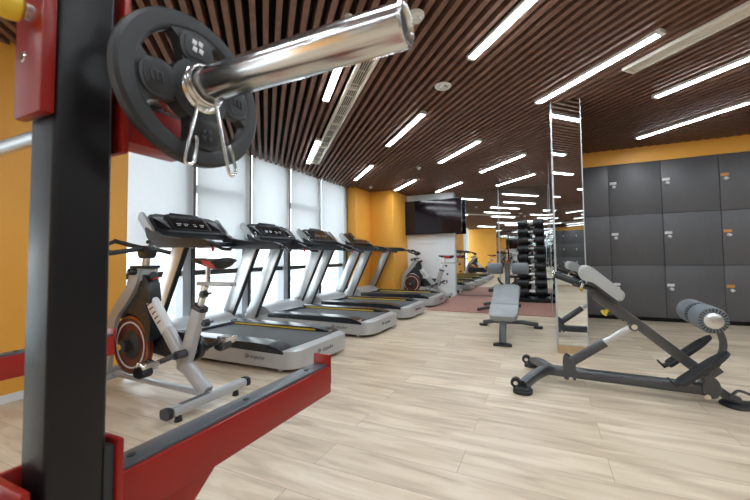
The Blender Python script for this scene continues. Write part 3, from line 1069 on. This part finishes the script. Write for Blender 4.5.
# ================================================================== ROMAN-CHAIR BENCH (right foreground)
def make_extension():
    o = thing('back_extension_bench', 'dark grey 45 degree back extension bench with roller pads, on the floor before the lockers', 'exercise bench', (-0.03, 3.11, 0), math.radians(-3.0))
    ox = 0.03   # x offset from world numbers
    def p(x, z, y=0.0):
        return V((x + ox, y, z))
    q = MB(); q.tube([p(0.0, 0.088), p(1.0, 0.088)], 1, 20, flat=(0.036, 0.040)); q.build('base_beam', GUNMET, o)
    # front spread feet
    for s, ex, ey in ((-1, -0.17, -0.34), (1, -0.16, 0.31)):
        q = MB()
        q.tube(smooth_path([p(0.03, 0.09, 0), p(-0.03, 0.095, s * 0.06), p(-0.10, 0.085, s * 0.2), p(ex, 0.05, ey)], 5), 1, 16, flat=(0.036, 0.036))
        lg = q.build('front_leg', GUNMET, o)
        q = MB()
        q.prism(rp([(-.075, -.06), (.06, -.07), (.075, .06), (-.06, .065)], .05, 5), XA, YA, p(ex + .0, 0.012, ey - s * -.01), 0.024, bev=0.004)
        q.build('foot_pad', RUBBER, lg)
        q = MB(); q.prism(rp([(-.055, -.045), (.05, -.055), (.06, .055), (-.045, .05)], .04, 5), XA, YA, p(ex, 0.032, ey), 0.016, bev=0.005); q.build('foot_plate', GUNMET, lg)
        q = MB(); q.cyl(p(ex - .05, 0.065, ey - .02), p(ex - .05, 0.065, ey + .02), 0.038, seg=20); q.build('transport_wheel', RUBBER, lg)
        q = MB(); q.cyl(p(ex - .05, 0.065, ey - .025), p(ex - .05, 0.065, ey + .025), 0.016, seg=14); q.build('axle', CHROME, lg)
    # lower pivot bracket & strut
    q = MB()
    for s in (-1, 1):
        q.prism(rp([(0.11, 0.04), (0.20, 0.04), (0.205, 0.12), (0.175, 0.20), (0.13, 0.235), (0.105, 0.19)], .02, 4), XA, ZA, p(0, 0, s * 0.045), 0.008, bev=0.002)
    q.build('strut_bracket', GUNMET, o)
    q = MB(); q.cyl(p(.163, .052, -.06), p(.163, .052, .06), 0.016, seg=14); q.cyl(p(.60, .495, -.05), p(.60, .495, .05), 0.020, seg=14); q.build('pivot_bolt', CHROME, o)
    q = MB(); q.cyl(p(.145, .155), p(.41, .355), 0.036, seg=24, bev=.004); q.build('strut_sleeve', GUNMET, o)
    q = MB(); q.cyl(p(.39, .34), p(.60, .495), 0.024, seg=20); q.build('strut_rod', STEELB, o)
    q = MB(); q.lathe([(0, -.028), (.035, -.028), (.035, .028), (0, .028)], p(.60, .495), YA, 20); q.build('strut_eye', GUNMET, o)
    # main diagonal
    q = MB(); q.tube([p(.33, .765), p(.985, .205)], 1, 16, flat=(0.030, 0.036)); q.build('main_tube', GUNMET, o)
    q = MB(); q.tube([p(.36, .73), p(.56, .56)], 1, 16, flat=(0.037, 0.045)); q.build('telescoping_sleeve', GUNMET, o)
    q = MB(); q.cyl(p(.47, .64, -.0), p(.425, .60, -.02), 0.008, seg=10); q.build('pin', CHROME, o)
    q = MB(); q.lathe([(0, 0), (.012, 0), (.015, .02), (.028, .04), (.026, .05), (0, .052)], p(.44, .612, -.014), (-.75, -.3, -.6), 18); q.build('pop_pin_knob', YELLOW, o, 'yellow knob')
    # upper T frame and grips
    q = MB()
    q.tube([p(.37, .76, -.03), p(.25, .80, -.10), p(.20, .815, -.12)], 0.018, 12)
    q.tube([p(.37, .76, .03), p(.25, .80, .10), p(.20, .815, .12)], 0.018, 12)
    q.tube([p(.29, .79, -.07), p(.29, .79, .07)], 0.018, 12)
    q.build('grip_frame', GUNMET, o)
    for s in (-1, 1):
        a_, e_ = p(.26, .805, s * .11), p(.055, .885, s * .125)
        q = MB(); q.cyl(a_, e_, 0.0195, seg=18, bev=.004); g_ = q.build('grip', RUBBER, o)
        for w_, k_ in ((a_, 0.0), (e_, 1.0)):
            q = MB(); dd = (e_ - a_).normalized(); q.cyl(w_ - dd * .010, w_ + dd * .010, 0.024, seg=18, bev=.003); q.build('grip_ring', CHROME, g_)
    # hip pads (two, split) curved
    for s in (-1, 1):
        q = MB()
        prof = rp([(.235, .885), (.262, .955), (.328, .950), (.408, .878), (.530, .765), (.535, .725), (.50, .69), (.40, .775), (.33, .835), (.265, .845)], [.03, .03, .03, .06, .02, .02, .02, .05, .03, .02], 5)
        q.prism(prof, XA, ZA, p(0, 0, s * .105), 0.15, bev=0.018, seg=3)
        pad = q.build('hip_pad', LTVIN, o)
        q = MB(); q.prism([(.30, .83), (.40, .755), (.49, .68), (.50, .70), (.40, .785), (.31, .86)], XA, ZA, p(0, 0, s * .10), 0.11); q.build('pad_plate', GUNMET, pad)
    q = MB(); q.box(p(.40, .765), (.06, .20, .03), Matrix.Rotation(math.radians(42), 3, 'Y')); q.build('pad_bracket', GUNMET, o)
    # rear foot
    q = MB()
    q.prism([(x_ * .05 + 1.03, z_ * .075 + .115) for x_, z_ in [(math.cos(a * math.pi / 10), math.sin(a * math.pi / 10)) for a in range(20)]], XA, ZA, p(0, 0, 0), 0.11, bev=.006)
    q.build('rear_bracket', GUNMET, o)
    q = MB(); q.cyl(p(1.0, .055, -.07), p(1.0, .055, .07), 0.018, seg=14); q.build('rear_bolt', CHROME, o)
    q = MB(); q.tube(smooth_path([p(.98, .11), p(1.07, .095), p(1.12, .06), p(1.18, .035)], 5), 1, 14, flat=(0.034, 0.028)); q.build('rear_leg', GUNMET, o)
    q = MB(); q.lathe([(0, 0), (.085, 0), (.088, .008), (.075, .02), (0, .022)], p(1.165, 0), ZA, 28); q.build('rear_foot_pad', RUBBER, o)
    q = MB(); q.tube(smooth_path([p(1.12, .06, -.05), p(1.155, .125, -.075), p(1.23, .10, -.075), p(1.235, .055, -.05), p(1.17, .04, -.02)], 5), 0.009, 10); q.build('carry_handle', GUNMET, o)
    # foot plates
    for s, dx, dz in ((-1, 0.0, 0.0), (1, 0.0, 0.0)):
        U = V((.74, 0, .67)).normalized()
        N = V((-.67, 0, .74))
        q = MB()
        O_ = p(.955, .285 + s * .02, s * .15)
        q.prism(rp([(-.17, -.068), (.10, -.068), (.19, -.02), (.19, .02), (.10, .068), (-.17, .068)], [.02, .05, .05, .05, .05, .02], 5), U, V((0, 1, 0)), O_, 0.022, bev=.004)
        for k in range(-3, 4):
            q.tube([O_ + U * -.17 + V((0, k * .012, 0)) + N * .012, O_ + U * .13 + V((0, k * .012, 0)) + N * .012], .0025, 6)
        q.prism(rp([(-.205, 0), (-.165, -.008), (-.165, .008), (-.192, .012), (-.192, .055), (-.205, .06)], .003, 2), U, N, O_, 0.06, bev=.002)
        q.build('foot_plate', RUBBER, o)
    q = MB(); q.tube([p(.985, .21, -.16), p(.985, .21, .16)], .022, 14); q.box(p(1.05, .22), (.09, .1, .05), Matrix.Rotation(math.radians(-42), 3, 'Y'), bev=.006); q.build('foot_plate_axle', GUNMET, o)
    # roller arm
    q = MB(); q.tube(smooth_path([p(1.04, .20), p(1.10, .33), p(1.115, .43), p(1.08, .53), p(1.00, .605)], 6), 1, 14, flat=(.018, .020)); q.build('roller_arm', GUNMET, o)
    q = MB(); q.tube([p(1.00, .605, -.25), p(1.00, .605, .25)], .014, 12); q.build('roller_axle', CHROME, o)
    for s in (-1, 1):
        q = MB()
        a_ = p(1.00, .605, s * .03)
        q.lathe([(0, 0), (.06, 0), (.082, .012), (.087, .03), (.087, .185), (.080, .208), (.055, .215), (0, .215)], a_, YA * s, 36)
        rl = q.build('roller_pad', FOAM, o)
        for aa in (0.002, 0.210):
            q = MB()
            for k in range(24):
                an = 2 * math.pi * k / 24
                q.box(a_ + YA * s * aa + V((math.cos(an) * .067, 0, math.sin(an) * .067)), (.022, .009, .006), Matrix.Rotation(-an, 3, 'Y'))
            q.build('end_ribs', RUBBER, rl)
        q = MB(); q.lathe([(0, .21), (.050, .21), (.050, .223), (.038, .23), (.014, .233), (.012, .24), (0, .24)], a_, YA * s, 28); q.build('end_cap', STEELB, rl, 'shiny metal end cap')
    return o


make_extension()

# ================================================================== SIT-UP BENCH
def make_situp():
    o = thing('sit_up_bench', 'grey padded decline sit-up bench with two foam rollers, in the aisle before the mat', 'exercise bench', (-0.485, 4.1, 0), math.radians(2))
    q = MB(); q.prism(rp([(-.11, -.045), (.11, -.045), (.09, .05), (-.09, .05)], .03, 4), XA, YA, (0, -.02, .012), .024, bev=.004); q.build('foot_pad', RUBBER, o)
    q = MB(); q.tube(smooth_path([(0, -.02, .03), (0, .03, .14), (0, .14, .24), (0, .3, .30)], 5), 1, 16, flat=(.045, .040)); q.build('front_post', GUNMET, o)
    q = MB(); q.tube([(0, .12, .235), (0, 1.1, .56), (0, 1.2, .64)], 1, 16, flat=(.034, .04)); q.build('main_beam', GUNMET, o)
    q = MB(); q.tube(smooth_path([(0, .75, .42), (0, .95, .22), (0, 1.08, .07)], 5), 1, 16, flat=(.034, .036)); q.build('rear_post', GUNMET, o)
    q = MB(); q.tube([(-.36, 1.08, .05), (-.2, 1.08, .075), (.2, 1.08, .075), (.40, 1.08, .05)], 1, 16, flat=(.034, .03)); lg = q.build('rear_crossbar', GUNMET, o)
    for s in (-1, 1):
        q = MB(); q.prism(rrect(.38 * s + .02, 1.08, .12, .09, .03), XA, YA, (0, 0, .015), .03, bev=.005); q.build('foot', RUBBER, lg)
    # seat pad and back pad
    U = V((0, .95, .31)).normalized()
    N = V((0, -.31, .95)).normalized()
    q = MB()
    q.prism(rp([(-.15, .02), (.15, .02), (.165, .12), (.17, .36), (-.17, .36), (-.165, .12)], [.05, .05, .05, .01, .01, .05], 5), XA, U, V((0, 0.06, .255)) + N * .03, .065, bev=.02, seg=3)
    q.build('seat_pad', GREYVIN, o)
    q = MB()
    q.prism(rp([(-.17, .365), (.17, .365), (.165, .6), (.18, .95), (.12, 1.0), (-.12, 1.0), (-.18, .95), (-.165, .6)], [.01, .01, .1, .06, .04, .04, .06, .1], 5), XA, U, V((0, 0.06, .255)) + N * .03, .065, bev=.02, seg=3)
    q.build('back_pad', GREYVIN, o)
    q = MB(); q.tube(smooth_path([(0, 1.05, .55), (0, 1.12, .72), (0, 1.14, .80), (0, 1.14, .93)], 5), 1, 16, flat=(.055, .035)); q.build('roller_post', GUNMET, o)
    q = MB(); q.cyl((-.33, 1.13, .845), (.33, 1.13, .845), .013, seg=12); q.build('roller_axle', CHROME, o)
    for s in (-1, 1):
        q = MB()
        q.lathe([(0, 0), (.066, 0), (.080, .012), (.083, .03), (.083, .20), (.078, .218), (.055, .225), (0, .225)], (s * .065, 1.13, .845), XA * s, 32)
        rl = q.build('foam_roller', FOAM, o)
        q = MB(); q.lathe([(0, .223), (.04, .223), (.036, .236), (0, .24)], (s * .075, 1.13, .845), XA * s, 24); q.build('end_cap', RUBBER, rl)
    for s in (-1, 1):
        q = MB(); q.tube(smooth_path([(s * .03, 1.02, .60), (s * .10, .98, .66), (s * .12, .96, .72)], 4), .013, 10); q.build('hand_grip', RUBBER, o)
    return o


make_situp()

o = thing('flat_bench', 'low black utility bench on the mat, mostly hidden behind the sit-up bench', 'exercise bench', (-0.83, 6.62, 0.012), math.radians(0))
q = MB(); q.box((0, 0.1, .40), (.27, 1.0, .06), bev=.02, seg=3); q.build('pad', RUBBER, o)
q = MB(); q.tube([(0, -.3, .33), (0, .55, .33)], 1, 12, flat=(.03, .03)); q.build('beam', GUNMET, o)
for yy in (-.25, .45):
    q = MB(); q.tube([(-.36, yy, .03), (-.15, yy, .075), (.15, yy, .075), (.36, yy, .03)], 1, 12, flat=(.032, .03)); q.tube([(0, yy, .07), (0, yy, .34)], 1, 12, flat=(.03, .03)); q.build('leg', GUNMET, o)

# ================================================================== DUMBBELL TOWER
rx, ry = -0.29, 8.12
o = thing('dumbbell_rack', 'tall dark dumbbell tower on the mat in front of the mirror wall', 'dumbbell rack', (rx, ry, 0.012))
q = MB(); q.box((0, 0, .035), (.74, .58, .07), bev=.01); q.build('base', RACKBLK, o)
for s in (-1, 1):
    q = MB(); q.box((s * .19, 0, .91), (.17, .08, 1.70), bev=.008); q.build('upright', RACKBLK, o)
q = MB(); q.box((0, 0, 1.765), (.56, .14, .03), bev=.006); q.build('top_cap', RACKBLK, o)
TZ = [0.20 + 0.19 * k for k in range(9)]
for z in TZ:
    for s in (-1, 1):
        q = MB()
        for sd in (-1, 1):
            q.prism(rp([(-.03, 0), (.17, -.01), (.20, .03), (.19, .035), (.16, .005), (-.03, .02)], .004, 2), YA * sd, ZA, (s * .19, sd * .045, z - .055), .14)
        q.build('cradle', RACKBLK, o)


def make_dumbbell(r, label):
    d = thing('dumbbell', label, 'dumbbell', (0, 0, 0), 0, 'black dumbbells on the tower rack')
    q = MB(); q.cyl((-.10, 0, 0), (.10, 0, 0), .016, seg=14); q.build('handle', STEELB, d, 'chrome handle')
    for s in (-1, 1):
        q = MB(); q.cyl((s * .06, 0, 0), (s * .30, 0, 0), r, seg=24, bev=.012); q.build('weight_head', RUBBER, d)
    return d


rowname = ['bottom', 'second lowest', 'third lowest', 'fourth lowest', 'middle', 'fourth highest', 'third highest', 'second highest', 'top']
for sd, side in ((-1, 'front'), (1, 'mirror side')):
    dp = None
    for k, z in enumerate(TZ):
        lb = 'black dumbbell with chrome handle on the %s tier of the tower, %s' % (rowname[k], side)
        r = 0.072 - 0.0025 * k
        if dp is None:
            dp = make_dumbbell(0.07, lb)
            index_kids(dp)
            d = dp
        else:
            d = copy_tree(dp)
            d['label'] = lb
        sc_ = 1.05 - 0.02 * k
        d.scale = (sc_, sc_, sc_)
        d.location = (rx, ry + sd * 0.145, z + 0.012 - 0.055 + 0.005 + 0.07 * sc_)

# ================================================================== POWER RACK (left foreground)
px0, px1 = -0.622, -0.560      # near upright
py0, py1 = 0.212, 0.275
OX = -1.06                      # opposite upright offset
rk = thing('power_rack', 'black and red steel squat rack with safety arms, close to the camera at the left', 'squat rack', (px0, 0.24, 0))
def L(x, y, z):
    return V((x - px0, y - 0.24, z))
for dx in (0, OX):
    q = MB(); q.box(L((px0 + px1) / 2 + dx, (py0 + py1) / 2, 1.12), (px1 - px0, py1 - py0, 2.2), bev=0.006, seg=3)
    up_ = q.build('upright', RACKBLK, rk)
    q = MB(); q.box(L((px0 + px1) / 2 + dx, 0.30, 0.03), (0.075, 1.3, 0.05), bev=0.006); q.build('base_foot', RACKRED, rk)
    # safety arm
    xm = (-0.577 - 0.634) / 2 + dx
    q = MB()
    q.prism(rp([(0.287, 0.662), (0.825, 0.662), (0.825, 0.737), (0.287, 0.737)], [0, .003, .003, 0], 2), YA, ZA, L(xm, 0, 0), 0.057, bev=0.002)
    q.box(L(xm, 0.823, 0.728), (0.057, 0.008, 0.082), bev=0.002)
    arm = q.build('safety_arm', RACKRED, rk)
    q = MB(); q.prism([(0.287, 0.52), (0.33, 0.535), (0.475, 0.664), (0.287, 0.664)], YA, ZA, L(xm, 0, 0), 0.034, bev=0.002); q.build('gusset', RACKRED, arm)
    q = MB(); q.box(L(xm, 0.555, 0.7405), (0.044, 0.52, 0.008), bev=0.002); q.build('wear_strip', GREYPAD, arm, 'grey rubber wear strip')
    for yy in (0.33, 0.55, 0.75):
        q = MB()
        q.cyl(L(xm, yy, 0.743), L(xm, yy, 0.7465), 0.006, seg=12)
        q.build('screw', RUBBER, arm)
    # bracket around the upright
    q = MB()
    q.box(L((px0 + px1) / 2 + dx, 0.289, 0.675), (0.075, 0.009, 0.25), bev=0.003)
    q.box(L((px0 + px1) / 2 + dx, 0.194, 0.675), (0.078, 0.009, 0.22), bev=0.003)
    q.box(L(px0 - 0.013 + dx, 0.242, 0.675), (0.009, 0.10, 0.22), bev=0.003)
    q.box(L((px0 + px1) / 2 + dx, 0.160, 0.70), (0.085, 0.06, 0.14), bev=0.012)
    br_ = q.build('arm_bracket', RACKRED, arm)
    q = MB(); q.box(L((px0 + px1) / 2 + dx, 0.2775, 0.675), (0.066, 0.012, 0.24), bev=0.002); q.build('liner', RUBBER, arm)
    # bar hook
    q = MB()
    q.box(L((px0 + px1) / 2 + dx, 0.289, 1.325), (0.066, 0.010, 0.24), bev=0.003)
    q.box(L((px0 + px1) / 2 + dx - .002, 0.340, 1.257), (0.055, 0.11, 0.064), bev=0.004)
    q.box(L((px0 + px1) / 2 + dx - .002, 0.391, 1.285), (0.055, 0.012, 0.08), bev=0.003)
    q.box(L((px0 + px1) / 2 + dx, 0.204, 1.36), (0.070, 0.014, 0.255), bev=0.003)
    q.box(L(px0 - 0.005 + dx, 0.246, 1.37), (0.008, 0.09, 0.24), bev=0.002)
    hk = q.build('bar_hook', RACKRED, rk)
    q = MB(); q.box(L((px0 + px1) / 2 + dx, 0.338, 1.2865), (0.050, 0.088, 0.012), bev=0.003); q.build('hook_pad', RUBBER, hk)
    q = MB(); q.cyl(L(-0.600 + dx, 0.198, 1.308), L(-0.600 + dx, 0.195, 1.308), 0.0065, seg=14, bev=.001); q.build('bolt', CHROME, hk)
    q = MB(); q.cyl(L(-0.588 + dx, 0.199, 1.362), L(-0.588 + dx, 0.184, 1.362), 0.010, seg=14); q.build('pin_shaft', STEELB, hk)
    q = MB(); q.lathe([(0, 0), (.010, 0), (.016, .004), (.018, .012), (.017, .024), (.014, .027), (0, .028)], L(-0.588 + dx, 0.192, 1.362), (-.15, -1, 0), 22)
    kn = q.build('pull_knob', YELLOW, hk, 'yellow pull knob')
    q = MB(); q.lathe([(0, 0), (.013, 0), (.011, .004), (0, .004)], L(-0.588 + dx, 0.192, 1.362) + V((-.15, -1, 0)).normalized() * .0275, (-.15, -1, 0), 16); q.build('knob_cap', RUBBER, kn)
q = MB(); q.box(L(-0.59 + OX / 2, 0.24, 2.19), (1.05, 0.05, 0.05), bev=.005); q.build('top_crossbar', RACKBLK, rk)
q = MB(); q.box(L(-0.59 + OX / 2, -0.32, 0.035), (1.05, 0.06, 0.05), bev=.005); q.build('bottom_crossbar', RACKRED, rk)

# barbell
BY, BZ = 0.3394, 1.3070
bb_ = thing('barbell', 'chrome barbell resting on the red rack hooks, sleeve pointing at the camera', 'barbell', (-0.5, BY, BZ))
q = MB(); q.cyl((0.0, 0, 0), (-1.19, 0, 0), 0.0142, seg=20); q.build('shaft', STEELB, bb_)
for sgn, xe in ((1, 0.366), (-1, -1.556)):
    xi = 0.0 if sgn > 0 else -1.19
    q = MB()
    q.lathe([(0.016, 0), (.0238, 0), (.0242, .001), (.0242, abs(xe - xi) - .0015), (.0228, abs(xe - xi)), (.0195, abs(xe - xi)), (.0185, abs(xe - xi) - .002), (.0185, abs(xe - xi) - .03), (0, abs(xe - xi) - .03)], (xi, 0, 0), XA * sgn, 56)
    q.build('sleeve', SLEEVE, bb_)
    q = MB(); q.lathe([(.015, -.022), (.036, -.022), (.038, -.018), (.038, -.004), (.036, 0), (.015, 0)], (xi, 0, 0), XA * sgn, 40, closed=True); q.build('sleeve_collar', CHROME, bb_)
    if sgn > 0:
        q = MB(); q.lathe([(0, -.027), (.0184, -.027), (.0184, -.006), (0, -.006)], (xe, 0, 0), XA, 32); q.build('sleeve_end_plug', RUBBER, bb_)

# weight plate on the sleeve, 4 pads and 4 slots
wp = thing('weight_plate', 'black rubber weight plate with four grip holes on the barbell sleeve', 'weight plate', (-0.487, BY + 0.006, BZ - 0.003))
PS = 0.885
q = MB()
T_ = .010
q.lathe([(.100, -T_), (.104, -T_ - .001), (.122, -T_), (.127, -T_ + .004), (.127, T_ - .004), (.122, T_), (.104, T_ + .001), (.100, T_), (.096, T_ - .004), (.096, -T_ + .004)], (0, 0, 0), XA, 80, closed=True)
q.lathe([(.0262, -.012), (.052, -.012), (.052, .012), (.0262, .012)], (0, 0, 0), XA, 60, closed=True)
a0s = 7
for k in range(4):
    ac = math.radians(a0s + 90 * k)
    hw_i, hw_o = math.radians(34), math.radians(24.5)
    pts = []
    n_ = 8
    for i in range(n_ + 1):
        a = ac - hw_i + 2 * hw_i * i / n_
        pts.append((.046 * math.cos(a), .046 * math.sin(a)))
    q2 = []
    for i in range(n_ + 1):
        a = ac + hw_o - 2 * hw_o * i / n_
        q2.append((.100 * math.cos(a), .100 * math.sin(a)))
    wid = math.radians(20)
    mid1 = [(.066 * math.cos(ac + wid * 1.15), .066 * math.sin(ac + wid * 1.15)), (.085 * math.cos(ac + wid), .085 * math.sin(ac + wid))]
    mid2 = [(.085 * math.cos(ac - wid), .085 * math.sin(ac - wid)), (.066 * math.cos(ac - wid * 1.15), .066 * math.sin(ac - wid * 1.15))]
    q.prism(pts + mid1 + q2 + mid2, YA, ZA, (0, 0, 0), .019)
q.build('plate_body', RUBBER, wp)
for k in range(4):
    ac = math.radians(a0s + 90 * k)
    er, et = V((0, math.cos(ac), math.sin(ac))), V((0, -math.sin(ac), math.cos(ac)))
    q = MB()
    q.prism(rp([(.045, -.020), (.060, -.030), (.092, -.028), (.100, 0), (.092, .028), (.060, .030), (.045, .020)], [.01, .012, .02, .02, .02, .012, .01], 4), er, et, (.0085, 0, 0), .008, bev=.003, seg=3)
    pd = q.build('raised_pad', RUBBER, wp)
    q = MB()
    q.prism(rp([(.052, -.015), (.064, -.023), (.088, -.022), (.094, 0), (.088, .022), (.064, .023), (.052, .015)], .008, 4), er, et, (.0122, 0, 0), .0022, bev=.0008)
    q.build('pad_inset', RUBBERM, pd)
    q = MB()
    yy, zz = (YA, ZA)
    c0 = er * .074
    c0 = V((.0140, c0.y, c0.z))
    if k == 1 or k == 3:
        for (a, c_) in ((-.006, .005), (.005, .007), (-.005, -.006), (.006, -.005)):
            q.box(c0 + V((0, a, c_)), (.0012, .0075, .0085), Matrix.Rotation(math.radians(-12), 3, 'X'), bev=.0004)
        q.build('emblem', ICON if k == 1 else RUBBER, pd)
    else:
        for a in (-.008, 0, .008):
            q.box(c0 + V((0, a, 0)), (.0014, .003, .014), Matrix.Rotation(math.radians(8), 3, 'X'), bev=.0004)
        q.box(c0 + V((0, 0, .008)), (.0014, .019, .003), bev=.0004)
        q.build('emblem', RUBBER, pd)
q = MB(); q.lathe([(.0256, -.015), (.036, -.015), (.037, .016), (.033, .019), (.0256, .019)], (0, 0, 0), XA, 48, closed=True); q.build('steel_hub', CHROME, wp, 'steel hub ring')
wp.scale = (1, PS, PS)

# spring collar with two wire loops
sp = thing('spring_collar', 'chrome spring clip on the sleeve with two hanging wire handles', 'spring clip', (-0.455, BY, BZ))
q = MB()
coil = [(-.010 + .0042 * 3.2 * i / 64, .0278 * math.cos(-1.9 + 2 * math.pi * 3.2 * i / 64), .0278 * math.sin(-1.9 + 2 * math.pi * 3.2 * i / 64)) for i in range(65)]
q.tube(coil, .0021, 8)
q.build('coil', CHROME, sp)
for (x_, ya, yb, ln) in ((-.011, -.006, -.016, .122), (.004, .012, .048, .126)):
    q = MB()
    top = V((x_, ya, -.0278))
    bot = V((x_ - .004, yb, -ln))
    d = (bot - top).normalized()
    sdv = V((0, 1, 0)) if abs(d.y) < .5 else V((0, .9, .4))
    s_ = (sdv - d * sdv.dot(d)).normalized() * .0068
    q.tube(smooth_path([top + V((0, -.004, .005)), top, bot - s_ - d * .012, bot - d * .003, bot + s_ - d * .010, bot + s_ - d * .040, bot + s_ * .5 - d * .047], 6), .0026, 8)
    q.build('wire_handle', CHROME, sp)
